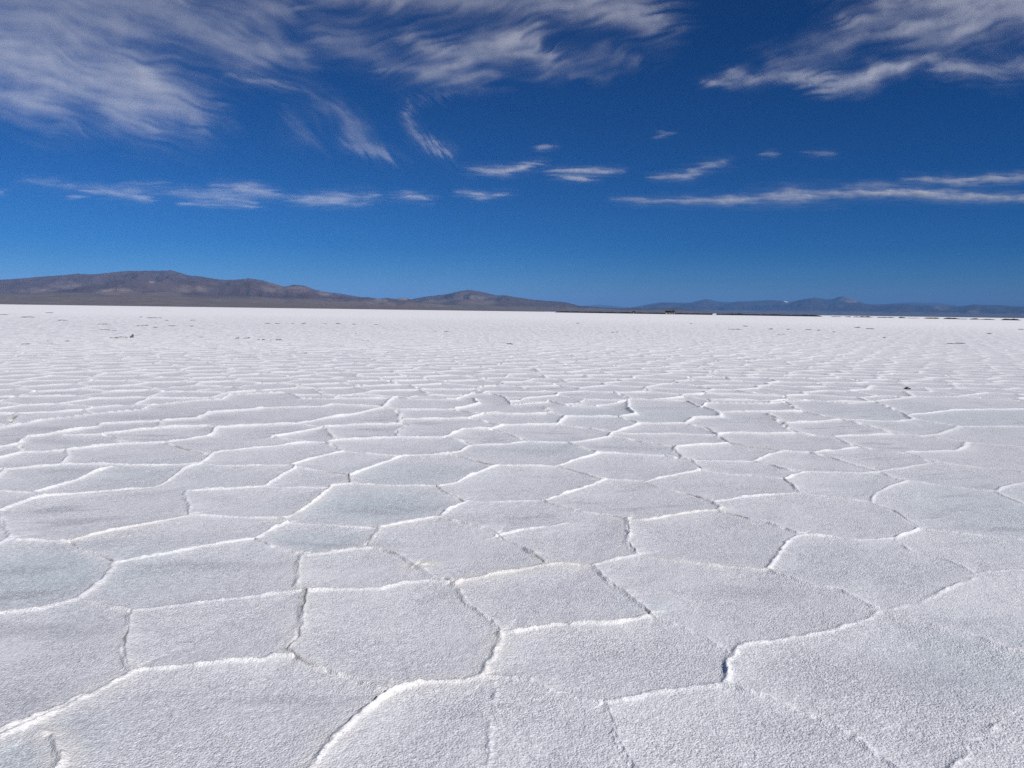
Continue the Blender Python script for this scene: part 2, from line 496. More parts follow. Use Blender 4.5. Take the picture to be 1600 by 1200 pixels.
vari = 0.76 + (0.5 - 0.38 * smooth(9, 20, Rr)) * np.clip(perlin(X * 3.7, Y * 3.7, 21) + 0.45 * perlin(X * 11, Y * 11, 22) * smooth(9, 4, Rr) + 0.4, -0.4, 1.4)
far_f = smooth(420, 150, Rr)
lowr = 1 - 0.38 * smooth(17, 32, np.degrees(A))      # the flat is smoother over to the right
NT = NT * (1 - 0.4 * smooth(22, 33, np.degrees(A)))
RH = RH * lowr; LP = LP * lowr
RH = RH * (0.68 + 0.78 * smooth(5, 14, Rr)); LP = LP * (0.9 + 0.5 * smooth(6, 14, Rr))
wN = np.maximum(0.0135, 0.85 * DR * smooth(3.5, 7, Rr)); wC = np.maximum(0.010, 0.75 * DR * smooth(3.5, 7, Rr))
wN = np.minimum(wN, 0.085); wC = np.minimum(wC, 0.05)
ridge_n = np.exp(-(D / wN) ** 2)
ridge_b = np.exp(-(D / 0.10) ** 2)
notch = np.exp(-(D / wC) ** 2) * NT * smooth(-0.2, 0.45, perlin(X * 3.1, Y * 3.1, 25) + 0.12)
lip = np.where(S > 0, np.exp(-D / 0.09), 0.0) * smooth(0.0, 1.3 * wC, D) * LP
Z = (0.008 * RH * ridge_b + 0.017 * RH * vari * ridge_n + 0.014 * lip * vari - (0.014 + 0.024 * smooth(6, 11, Rr)) * notch) * far_f
# gentle undulation and pillow of the plates
Z += 0.010 * perlin(X * 0.55, Y * 0.55, 30) * smooth(30, 10, Rr) + 0.004 * perlin(X * 2.1, Y * 2.1, 31) * smooth(20, 8, Rr)
Z += 0.009 * np.exp(-(D / 0.26) ** 2) * far_f
# grain, as fine as the sheet can carry it
grain = 0.0
for lam, amp, sd in ((0.34, .0026, 40), (0.15, .0014, 41), (0.066, .0012, 42), (0.030, .0013, 43), (0.0140, .0032, 44)):
    wgt = smooth(lam / 2.0, lam / 4.5, DR) * smooth(lam / 2.0, lam / 4.5, Rr * 0.00105)
    rows = np.where(wgt.max(1) > 0.001)[0]
    if len(rows) == 0: continue
    lo, hi = rows.min(), rows.max() + 1
    sub = perlin(X[lo:hi] / lam, Y[lo:hi] / lam, sd)
    Z[lo:hi] += amp * sub * wgt[lo:hi] * (1 + 2.6 * ridge_n[lo:hi])
# where the lake bed ends nothing needs relief
Z *= smooth(700, 300, Rr)

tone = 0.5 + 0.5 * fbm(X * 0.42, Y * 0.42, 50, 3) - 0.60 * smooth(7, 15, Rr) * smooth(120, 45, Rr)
streak = fbm(X * 0.9 + 0.8 * Y, Y * 4.2 - 1.2 * X, 55, 3)       # damp grey smears drawn out across the plates
wet = smooth(0.16, 0.6, streak) * smooth(0.06, 0.3, D) * smooth(-0.2, 0.4, fbm(X * 0.35 + 3, Y * 0.35, 57, 2))
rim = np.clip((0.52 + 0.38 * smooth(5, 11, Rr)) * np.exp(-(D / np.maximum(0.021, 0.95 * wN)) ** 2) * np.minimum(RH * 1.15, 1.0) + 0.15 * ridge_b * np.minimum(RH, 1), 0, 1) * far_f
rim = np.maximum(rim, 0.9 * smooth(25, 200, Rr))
damp = np.zeros(X.shape)
for (qx_, qy_, rx_, ry_, st_) in ((590,790,.62,.5,1.0),(495,848,.45,.3,.8),(640,740,.7,.5,.7),(70,900,.75,.55,1.0),(60,1172,.2,.2,.8),(960,648,1.0,.8,.6),(1040,645,1.2,.8,.6),(1500,650,2.4,1.6,.6),
                                  (1590,800,1.0,1.2,.7),(1600,1050,.5,.6,.6),(1330,880,.5,.5,.35),(1010,950,.12,.1,.9),(200,740,.9,.6,.45),(850,700,.9,.6,.5)):
    gc = ground(qx_, qy_)
    q = ((X - gc[0]) / rx_) ** 2 + ((Y - gc[1]) / ry_) ** 2
    damp = np.maximum(damp, st_ * np.exp(-q ** 1.5) * smooth(0.0, 0.12, D))
for (qx_, qy_, rx_, ry_, st_) in ((575,800,.28,.07,1.0),(625,795,.2,.06,.8),(480,852,.3,.06,1.0),(60,985,.5,.09,1.0),(310,884,.5,.08,.8),(100,735,.7,.14,.7),(275,653,1.0,.22,.9),(105,671,.9,.25,.8),(90,691,.5,.15,.8),(1190,930,.3,.12,.7),
                                  (880,930,.35,.15,.4),(1400,1060,.4,.2,.5),(1260,1140,.3,.2,.4),(960,700,.7,.15,.8),(840,705,.5,.15,.6),(30,1110,.3,.2,.5)):
    gc = ground(qx_, qy_)
    q = ((X - gc[0] + 0.5 * (Y - gc[1])) / rx_) ** 2 + ((Y - gc[1] + 0.06 * perlin(X * 4, Y * 4, 77)) / ry_) ** 2
    wet = np.maximum(wet, st_ * np.exp(-q) * smooth(0.0, 0.1, D))
mud = notch * smooth(0.2, 0.7, perlin(X * 2.3, Y * 2.3, 61) + 0.35)
P = np.stack([X, Y, Z], -1)
salt_me = grid_mesh("salt_flat", P, closed_u=True)
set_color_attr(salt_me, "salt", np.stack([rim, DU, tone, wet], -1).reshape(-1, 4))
set_color_attr(salt_me, "gap", np.stack([mud, damp, smooth(70, 8, Rr)], -1).reshape(-1, 3))

m, n, out = new_mat("salt_crust")
nb = NB(n)
geo = nb.node('ShaderNodeNewGeometry')
pos = geo.outputs['Position']
a1 = attr(nb, "salt"); a2 = attr(nb, "gap")
sp = nb.node('ShaderNodeSeparateColor'); nb.link(a1.outputs['Color'], sp.inputs[0])
sp2 = nb.node('ShaderNodeSeparateColor'); nb.link(a2.outputs['Color'], sp2.inputs[0])
rimS, dustS, toneS, wetS = sp.outputs[0], sp.outputs[1], sp.outputs[2], a1.outputs['Alpha']
n_med = nb.noise(pos, 9.0, 4.0, 0.6)
n_big = nb.noise(pos, 0.07, 3.0, 0.5)
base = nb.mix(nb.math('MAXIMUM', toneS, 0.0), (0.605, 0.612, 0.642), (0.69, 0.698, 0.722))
base = nb.mix(nb.math('MULTIPLY', nb.ramp(n_med, 0.35, 0.75), 0.30), base, (0.72, 0.72, 0.73))
base = nb.mix(nb.math('MULTIPLY', sp2.outputs[1], 0.8), base, (0.49, 0.565, 0.60))
base = nb.mix(nb.math('MULTIPLY', wetS, 0.62), base, (0.38, 0.39, 0.43))
def crystals(scale):
    v = nb.node('ShaderNodeTexVoronoi'); v.inputs['Scale'].default_value = scale; v.inputs['Randomness'].default_value = 1.0
    nb.link(pos, v.inputs['Vector'])
    c = nb.node('ShaderNodeSeparateColor'); nb.link(v.outputs['Color'], c.inputs[0])
    return c.outputs[0]
cr1 = crystals(150.0); cr2 = crystals(62.0)
crys = nb.math('ADD', nb.math('MULTIPLY', cr1, 0.6), nb.math('MULTIPLY', cr2, 0.4))
coarse = nb.ramp(nb.noise(pos, 1.6, 4.0, 0.6), 0.30, 0.66)       # crust runs from smooth to coarse in patches
cs = nb.math('ADD', 0.55, nb.math('MULTIPLY', coarse, 0.6))
pit = nb.math('MULTIPLY', nb.math('MULTIPLY', nb.ramp(crys, 0.42, 0.12), 0.50), cs)
base = nb.mix(pit, base, (0.26, 0.265, 0.29))
base = nb.mix(nb.math('MULTIPLY', nb.math('MULTIPLY', nb.ramp(crys, 0.56, 0.86), 0.60), cs), base, (0.90, 0.90, 0.91))
base = nb.mix(nb.math('MULTIPLY', nb.ramp(n_big, 0.4, 0.7), 0.12), base, (0.72, 0.72, 0.72))
n_crumb = nb.noise(pos, 26.0, 4.0, 0.65)
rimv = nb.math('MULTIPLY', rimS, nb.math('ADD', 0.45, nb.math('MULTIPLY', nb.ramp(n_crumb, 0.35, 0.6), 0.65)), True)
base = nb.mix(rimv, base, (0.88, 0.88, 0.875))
dn = nb.math('MULTIPLY', dustS, nb.ramp(n_med, 0.25, 0.62), True)
base = nb.mix(nb.math('MULTIPLY', dn, 0.8), base, (0.80, 0.755, 0.67))
base = nb.mix(nb.math('MULTIPLY', sp2.outputs[0], 0.8), base, (0.17, 0.14, 0.125))
bs = nb.node('ShaderNodeBsdfPrincipled')
nb.link(base, bs.inputs['Base Color'])
bs.inputs['Roughness'].default_value = 0.72
bs.inputs['Specular IOR Level'].default_value = 0.3
rimb = nb.math('MULTIPLY', nb.math('MULTIPLY', rimS, sp2.outputs[2]), nb.math('MULTIPLY', n_crumb, 2.6))
vo = nb.node('ShaderNodeTexVoronoi'); vo.feature = 'SMOOTH_F1'; vo.inputs['Scale'].default_value = 115.0; nb.link(pos, vo.inputs['Vector'])
hgt = nb.math('SUBTRACT', nb.math('ADD', nb.math('MULTIPLY', nb.noise(pos, 190.0, 2.0, 0.6), 0.9), nb.math('MULTIPLY', nb.noise(pos, 45.0, 2.0, 0.5), 0.35)), nb.math('MULTIPLY', vo.outputs['Distance'], 0.9))
hgt = nb.math('ADD', hgt, rimb)
bp = nb.node('ShaderNodeBump')
nb.link(nb.math('MULTIPLY', nb.math('ADD', 0.12, nb.math('MULTIPLY', sp2.outputs[2], 0.83)), nb.math('ADD', 0.6, nb.math('MULTIPLY', coarse, 0.5))), bp.inputs['Strength'])
bp.inputs['Distance'].default_value = 0.0062
nb.link(hgt, bp.inputs['Height'])
nb.link(bp.outputs[0], bs.inputs['Normal'])
nb.link(bs.outputs[0], out.inputs['Surface'])
link("salt_flat", salt_me, m, kind='structure', label="white salt flat broken into rough polygons with raised rims", category="salt flat")

# ================================================================== HILLS AND MOUNTAINS
def sky_line(pts):
    """photo skyline -> azimuth (rad) and tangent of the elevation"""
    d = ray([p[0] for p in pts], [p[1] for p in pts])
    hz = np.hypot(d[:, 0], d[:, 1])
    return np.arctan2(d[:, 0], d[:, 1]), d[:, 2] / hz

def rock_mat(name, lo, mid, hi, patch, fan, fan_h, scale):
    m, n, out = new_mat(name)
    nb = NB(n)
    geo = nb.node('ShaderNodeNewGeometry')
    pos = geo.outputs['Position']
    c = nb.mix(nb.ramp(nb.noise(pos, scale, 5.0, 0.6), 0.32, 0.68), lo, mid)
    c = nb.mix(nb.ramp(nb.noise(pos, scale * 2.7, 4.0, 0.55), 0.52, 0.72), c, hi)
    c = nb.mix(nb.math('MULTIPLY', nb.ramp(nb.noise(pos, scale * 0.8, 4.0, 0.6), 0.50, 0.72), 0.22), c, patch)
    pa = attr(nb, 'scree'); ps = nb.node('ShaderNodeSeparateColor'); nb.link(pa.outputs['Color'], ps.inputs[0])
    c = nb.mix(nb.math('MULTIPLY', ps.outputs[0], nb.ramp(nb.noise(pos, scale * 4, 4.0, 0.6), 0.3, 0.6)), c, (0.27, 0.215, 0.185))
    snow_c = ps.outputs[1]
    sx = nb.node('ShaderNodeSeparateXYZ'); nb.link(pos, sx.inputs[0])
    h = nb.math('ADD', sx.outputs[2], nb.math('MULTIPLY', nb.math('SUBTRACT', nb.noise(pos, scale * 1.5, 3.0), 0.5), fan_h * 0.8))
    c = nb.mix(nb.ramp(h, fan_h * 1.3, fan_h * 0.75), c, nb.mix(nb.ramp(nb.noise(pos, scale * 3, 3.0), 0.35, 0.65), fan, tuple(v * 0.72 for v in fan)))
    c = nb.mix(snow_c, c, (0.88, 0.89, 0.9))
    bs = nb.node('ShaderNodeBsdfPrincipled')
    nb.link(c, bs.inputs['Base Color'])
    bs.inputs['Roughness'].default_value = 0.95
    bs.inputs['Specular IOR Level'].default_value = 0.1
    nb.link(bs.outputs[0], out.inputs['Surface'])
    return m

def massif(name, skyline, r0, rc, r1, seed, mat, fan_u, fan_frac, nl, label, rough=0.5, naz=700, nrad=170, category="hills", foot=0.45, wander=0.08, marks=()):
    sa, st = sky_line(skyline)
    a = np.linspace(sa[0], sa[-1], naz)
    t = np.interp(a, sa, st)
    k = np.array([1, 2, 3, 2, 1.0]); k /= k.sum()
    t = np.convolve(np.pad(t, 2, mode='edge'), k, mode='valid')
    t = t + 0.00020 * fbm(a * 180, a * 0 + seed, seed + 3, 4) 
    u = np.concatenate([np.linspace(0, 1, int(nrad * 0.72)), np.linspace(1, 1.6, nrad - int(nrad * 0.72) + 1)[1:]])
    U, Aa = np.meshgrid(u, a, indexing='ij')
    Tt = np.broadcast_to(t, U.shape)
    rcw = rc * (1 + wander * fbm(Aa * 9, Aa * 0 + 2.5, seed + 1, 3))
    r0w = r0 * (1 + 0.03 * fbm(Aa * 14, Aa * 0 + 6.5, seed + 2, 3))
    Rm = np.where(U <= 1, r0w + (rcw - r0w) * U, rcw + (r1 - rc) * (U - 1) / 0.6)
    x = np.sin(Aa) * Rm; y = np.cos(Aa) * Rm
    top = Tt * rcw + EYE
    uu = np.clip((U - fan_u) / (1 - fan_u), 0, 1)
    fan = fan_frac * np.clip(U / max(fan_u, 1e-3), 0, 1.6) ** 1.25
    hill = uu ** 1.15
    rn = ridged(x / nl, y / nl, seed + 5, 6, 0.52)                 # spurs and gullies
    # gullies run down the slope: stretch noise in the radial direction
    gl = ridged(Aa * rc / (nl * 0.42), Rm / (nl * 2.3), seed + 9, 4, 0.5)
    amp = rough * uu ** 0.7 * (1 - uu) ** 0.55 * 1.6
    body = np.clip(hill * (1 - foot) + foot * smooth(0.05, 0.5, uu) * uu ** 0.3 * (0.35 + 0.65 * rn), 0, None)
    shp = fan * (1 - uu) + np.maximum(body + amp * (0.55 * (rn - 0.55) + 0.45 * (gl - 0.55)), fan * (1 - uu) * 0.9 * (uu < 0.15)) 
    shp = np.where(U > 1, 1 - ((U - 1) / 0.6) ** 0.8, shp)
    z = top * shp
    cap = (Tt * Rm + EYE) * np.where(U < 1, 0.55 + 0.45 * uu ** 0.55, 1.0)
    z = np.where(U <= 1, np.minimum(z, np.maximum(cap, 0)), z)
    z = z - 3.0 * (1 - smooth(0, 0.02, U)) - np.where(U > 1, 60 * smooth(1.4, 1.6, U), 0)
    me = grid_mesh(name, np.stack([x, y, z], -1))
    sx_, sy_ = project(x, y, z)
    scree = np.zeros(x.shape); snow = np.zeros(x.shape)
    for (mx_, my_, rx_, ry_, st_, kind_) in marks:
        q = ((sx_ - mx_) / rx_) ** 2 + ((sy_ - my_) / ry_) ** 2
        b = st_ * smooth(1.6, 0.4, q + 0.6 * fbm(x / nl * 3, y / nl * 3, seed + 40, 3))
        if kind_: snow = np.maximum(snow, b)
        else: scree = np.maximum(scree, b)
    set_color_attr(me, 'scree', np.stack([scree, snow, snow * 0], -1).reshape(-1, 3))
    # make faces look up
    me.flip_normals()
    return link(name, me, mat, kind='structure', label=label, category=category)

m_left = rock_mat("brown_hill", (0.066, 0.049, 0.055), (0.086, 0.063, 0.067), (0.102, 0.074, 0.074), (0.145, 0.115, 0.108), (0.168, 0.138, 0.124), 95.0, 0.0021)
m_mid = rock_mat("grey_brown_hill", (0.065, 0.055, 0.060), (0.088, 0.072, 0.074), (0.105, 0.083, 0.082), (0.18, 0.145, 0.128), (0.15, 0.13, 0.118), 70.0, 0.0017)
m_far = rock_mat("far_mountain", (0.030, 0.026, 0.03), (0.046, 0.039, 0.04), (0.062, 0.050, 0.049), (0.15, 0.125, 0.115), (0.13, 0.115, 0.105), 160.0, 0.0006)

LEFT = [(-2300,440),(-1500,451),(-900,452),(-420,452),(-300,447),(-180,441),(-80,438),(0,435),(30,433),(60,430),(100,427),(122,425),(145,426),(175,422.5),(200,420),(235,419.8),(267,419.5),(280,422.5),(292,427),(320,431),
        (350,435),(370,434.3),(390,432.5),(402,435.8),(425,440),(445,446),(460,442.5),(477,444.5),(495,453),(525,458),(560,464),(575,463),(592,466),(605,464),(617,467),
        (630,464.5),(642,467),(670,472),(720,477),(760,480),(800,482.5),(850,486)]
massif("hills", LEFT, 4800, 13500, 19000, 100, m_left, 0.34, 0.115, 2100.0, "broad brown hills rising at the left edge of the salt flat", rough=0.55, naz=1000, foot=0.55, marks=((105,446,26,6,.42,0),(60,455,30,4,.4,0),(185,457,35,5,.7,0),(255,459,30,4,.5,0),(430,450,26,7,.4,0),(470,452,14,5,.45,0),(508,457,10,5,.7,0),(595,469,10,3,.8,0),(628,467,8,3,.8,0),(68,455,4,1,.9,0),(232,440,10,1,.9,0),(300,452,30,5,.4,0)))
BACK = [(400,452),(450,449),(495,450.5),(510,454),(525,455.5),(545,459),(562,462),(590,466),(640,470),(700,474)]
massif("hills", BACK, 17000, 24000, 28000, 150, m_mid, 0.2, 0.1, 2600.0, "bluish ridge showing just behind the right end of the brown hills", rough=0.4, naz=200, nrad=90)
MID = [(540,478),(580,474),(620,469.5),(642,467),(655,464),(672,461.3),(690,460),(703,457),(717,453.5),(733,451),(750,453.8),(762,456.5),(775,460),(790,460),(802,462.5),(832,467),(860,469.7),(885,472),
       (897,475),(907,477.5),(918,477.8),(930,479),(948,480.5),(965,482),(1000,485),(1040,488.5)]
massif("hills", MID, 9000, 18000, 24000, 200, m_mid, 0.3, 0.16, 2300.0, "lone purple brown hill in the middle of the skyline", rough=0.8, naz=420, marks=((735,467,22,5,.45,0),(745,473,30,4,.5,0),(680,472,20,3,.4,0)))
LOW = [(905,485),(930,482.5),(950,481.3),(975,481),(988,481),(1000,480.2),(1012,481.5),(1024,479.3),(1035,480.5),(1048,480.5),(1058,478.5),(1070,480.5),(1085,483.2),(1100,484.5),(1115,486.5),(1135,487.5),(1160,488.3),(1200,490),(1260,492),(1330,494)]
massif("hills", LOW, 14000, 24000, 28000, 250, m_mid, 0.3, 0.3, 1900.0, "low dusky foothills beyond the distant buildings", rough=0.4, naz=300, nrad=100)
FAR = [(880,481),(920,479.5),(950,480),(975,480.8),(988,480),(1003,477),(1018,473.5),(1033,471.2),(1048,471.5),(1060,472),(1078,472),(1090,468.8),(1100,466.5),(1106,466),(1114,468),(1122,470),(1145,471.5),(1155,469.7),(1175,469.5),(1200,467.3),
       (1215,468),(1226,469),(1234,471),(1250,467),(1263,465),(1274,464),(1283,466),(1291,467.2),(1302,465.5),(1309,462.3),(1316,460.6),(1323,462),(1332,464.5),(1342,469),(1350,473),(1358,474.7),(1375,474.8),(1390,474),(1410,473.8),
       (1440,475.5),(1470,477),(1495,478),(1507,476.5),(1520,474.8),(1532,476),(1560,476.3),(1580,477.5),(1600,478),(1680,476),(1760,470),(1850,474),(1980,474),(2100,482),(2500,500),(3000,515)]
massif("mountains", FAR, 30000, 47000, 60000, 300, m_far, 0.12, 0.06, 5200.0, "blue mountain range along the right of the skyline", rough=0.9, naz=1100, nrad=150, category="mountains", foot=0.3, marks=((1331,468.5,16,4.5,1.0,0),(1320,463,8,2,.7,0),(1229.5,470,4.5,2.0,1.0,1),(1470,481,14,4,.5,0),(1520,489,10,4,.6,0)))
FAR2 = [(860,480),(905,478.5),(920,476),(935,474.8),(955,476.5),(975,479),(1000,480),(1060,478),(1200,474),(1340,474.5),(1375,474),(1395,473),(1412,472),(1424,471.5),(1440,472.3),(1460,471),(1472,472.7),(1482,475),(1490,474.2),(1497,477.5),(1540,478),(1600,479),(1800,477),(2100,482),(2600,502),(3000,515)]
massif("mountains", FAR2, 62000, 74000, 85000, 350, m_far, 0.12, 0.06, 6500.0, "pale farther mountain crests behind the blue range", rough=0.4, naz=500, nrad=100, category="mountains", foot=0.3)

# the small snowfield in a notch of the blue range
def on_ray(x, y, dist):
    d = ray(x, y); k = dist / math.hypot(d[0], d[1])
    return Vector((d[0] * k, d[1] * k, EYE + d[2] * k))

# ================================================================== CLOUDS
m, n, out = new_mat("cirrus")
nb = NB(n)
geo = nb.node('ShaderNodeNewGeometry')
da = attr(nb, "cloud_amount")
mp = nb.node('ShaderNodeMapping'); nb.link(geo.outputs['Position'], mp.inputs['Vector'])
mp.inputs['Rotation'].default_value = (0, 0, 0.35); mp.inputs['Scale'].default_value = (0.00045, 0.0022, 0.0006)
fn = nb.noise(mp.outputs[0], 1.0, 6.0, 0.6)
al = nb.math('MULTIPLY', da.outputs['Fac'], nb.math('ADD', 0.62, nb.math('MULTIPLY', fn, 0.76)), True)
tr = nb.node('ShaderNodeBsdfTransparent')
df = nb.node('ShaderNodeBsdfDiffuse'); df.inputs['Color'].default_value = (0.76, 0.77, 0.80, 1)
tl = nb.node('ShaderNodeBsdfTranslucent'); tl.inputs['Color'].default_value = (0.76, 0.77, 0.80, 1)
m1 = nb.node('ShaderNodeMixShader'); m1.inputs[0].default_value = 0.6
nb.link(df.outputs[0], m1.inputs[1]); nb.link(tl.outputs[0], m1.inputs[2])
m2 = nb.node('ShaderNodeMixShader'); nb.link(al, m2.inputs[0])
nb.link(tr.outputs[0], m2.inputs[1]); nb.link(m1.outputs[0], m2.inputs[2])
nb.link(m2.outputs[0], out.inputs['Surface'])
M_CLOUD = m

CLOUDS = [
 ("wide torn sheet of white cirrus filling the top left of the sky", 0.9, 70, 5200, [
   ([(-260,40),(-120,60),(-40,70),(60,98),(150,118),(220,138),(270,160)], 42, .80),
   ([(-260,-20),(0,5),(150,12),(280,22),(430,22)], 50, .40), ([(-200,-120),(100,-80),(420,-60)], 60, .4), ([(120,112),(190,125),(245,145)], 26, .75),
   ([(290,50),(380,76),(480,92)], 22, .42), ([(-60,125),(0,135),(50,152),(95,192)], 24, .42), ([(150,150),(200,185),(245,212)], 18, .32),
   ([(220,150),(280,178),(312,197)], 17, .42), ([(250,128),(300,150),(335,167)], 13, .32), ([(-80,40),(60,45)], 60, .36), ([(60,60),(200,90)], 45, .35)]),
 ("loose white cirrus bank high over the middle of the picture", 0.8, 60, 5400, [
   ([(440,-75),(700,-65),(1000,-60)], 40, .34), ([(470,2),(600,-4),(800,4),(950,18),(1045,38)], 19, .44), ([(640,60),(720,92),(775,76),(830,35)], 20, .62), ([(600,112),(690,116),(765,127)], 13, .38),
   ([(800,60),(835,80),(862,102)], 17, .50), ([(900,5),(1000,12),(1035,45)], 20, .56), ([(500,45),(560,70),(620,95)], 26, .24), ([(860,98),(930,92),(1005,95)], 13, .22), ([(880,112),(960,118)], 6, .14)]),
 ("slanting grey white cirrus in the top right corner", 0.9, 60, 5300, [
   ([(1340,40),(1420,48),(1500,38),(1640,10),(1800,-10)], 24, .54), ([(1370,0),(1500,-2),(1640,-20),(1800,-44)], 20, .52), ([(1215,114),(1270,124),(1308,136),(1370,116),(1460,88)], 11, .62),
   ([(1100,125),(1180,123),(1240,121)], 7, .46), ([(1205,95),(1290,78),(1350,58)], 18, .28), ([(1350,-60),(1800,-90)], 45, .4)]),
 ("short grey wisp below the slanting cirrus at the right edge", 0.9, 40, 5300, [([(1458,105),(1540,116),(1650,104),(1740,96)], 13, .40)]),
 ("narrow feathery wisp below the cirrus in the upper left middle", 1.0, 30, 5600, [([(350,118),(410,128),(462,139)], 8, .26)]),
 ("faint drooping wisp with a bright tuft at its lower end", 1.0, 40, 5600, [([(480,145),(530,175),(552,205),(575,228),(606,243)], 13, .20), ([(545,222),(580,230),(608,245)], 10, .38), ([(455,180),(490,222)], 18, .10)]),
 ("thin hooked wisp curling down under the middle cirrus", 1.0, 40, 5600, [([(640,155),(637,185),(648,210),(668,226),(702,240)], 9, .22), ([(655,222),(680,230),(702,240)], 8, .40), ([(640,160),(720,140)], 8, .08)]),
 ("broken low row of small white streaks at left above the brown hills", 1.3, 26, 5000, [
   ([(35,280),(85,288),(120,294)], 5, .24), ([(132,298),(200,302),(240,316)], 7, .50), ([(190,287),(260,286)], 4, .18), ([(330,290),(390,296),(440,305)], 8, .55), ([(30,284),(200,298),(420,307),(600,311)], 9, .12), ([(270,302),(350,308),(400,318)], 7, .48), ([(440,313),(520,314),(590,306)], 7, .56),
   ([(540,320),(585,319)], 3, .3), ([(100,308),(128,309)], 3, .35), ([(280,320),(320,318),(410,325)], 4, .35), ([(0,300),(8,301)], 5, .3), ([(500,302),(540,303)], 5, .2)]),
 ("short white streak low in the left middle of the sky", 1.2, 26, 5000, [([(612,308),(640,306),(675,311)], 6, .46)]),
 ("thin tapering streak to the right of the low row", 1.2, 26, 5000, [([(712,299),(755,307),(800,303)], 5, .44)]),
 ("bright white dash of cloud over the lone purple hill", 1.2, 26, 5100, [([(728,266),(790,268),(847,255)], 7, .62)]),
 ("flat double dash of cloud right of the bright white dash", 1.2, 26, 5100, [([(860,268),(920,267),(975,269)], 5, .62), ([(864,276),(900,279),(935,279)], 5, .50)]),
 ("small slanted brush of cloud right of the double dash", 1.2, 26, 5100, [([(1018,279),(1075,275),(1092,270)], 6, .46), ([(1075,270),(1105,260),(1137,253)], 7, .36)]),
 ("tiny pale fleck of cloud high in the middle of the deep blue", 1.2, 20, 5200, [([(833,232),(868,230)], 4, .38)]),
 ("very faint slanted fleck of cloud right of the middle", 1.2, 20, 5200, [([(1022,216),(1046,208)], 4, .24)]),
 ("very faint pair of flecks above the long streak", 1.2, 20, 5200, [([(1188,242),(1216,242)], 5, .20), ([(1264,239),(1306,242)], 5, .20)]),
 ("long white cloud streak low over the blue mountains at right", 1.1, 26, 4800, [
   ([(955,311),(1010,315),(1060,314)], 5, .42), ([(1040,314),(1150,314),(1200,310)], 7, .70), ([(1180,312),(1230,306),(1290,309)], 12, .66), ([(1235,302),(1320,303),(1420,302),(1500,308),(1640,311),(1760,312)], 8, .82), ([(1320,293),(1345,288),(1420,290)], 5, .25)]),
 ("thinner white streak running just above the long one at the right edge", 1.1, 26, 4800, [([(1415,281),(1500,284),(1640,275),(1740,270)], 7, .62)]),
]

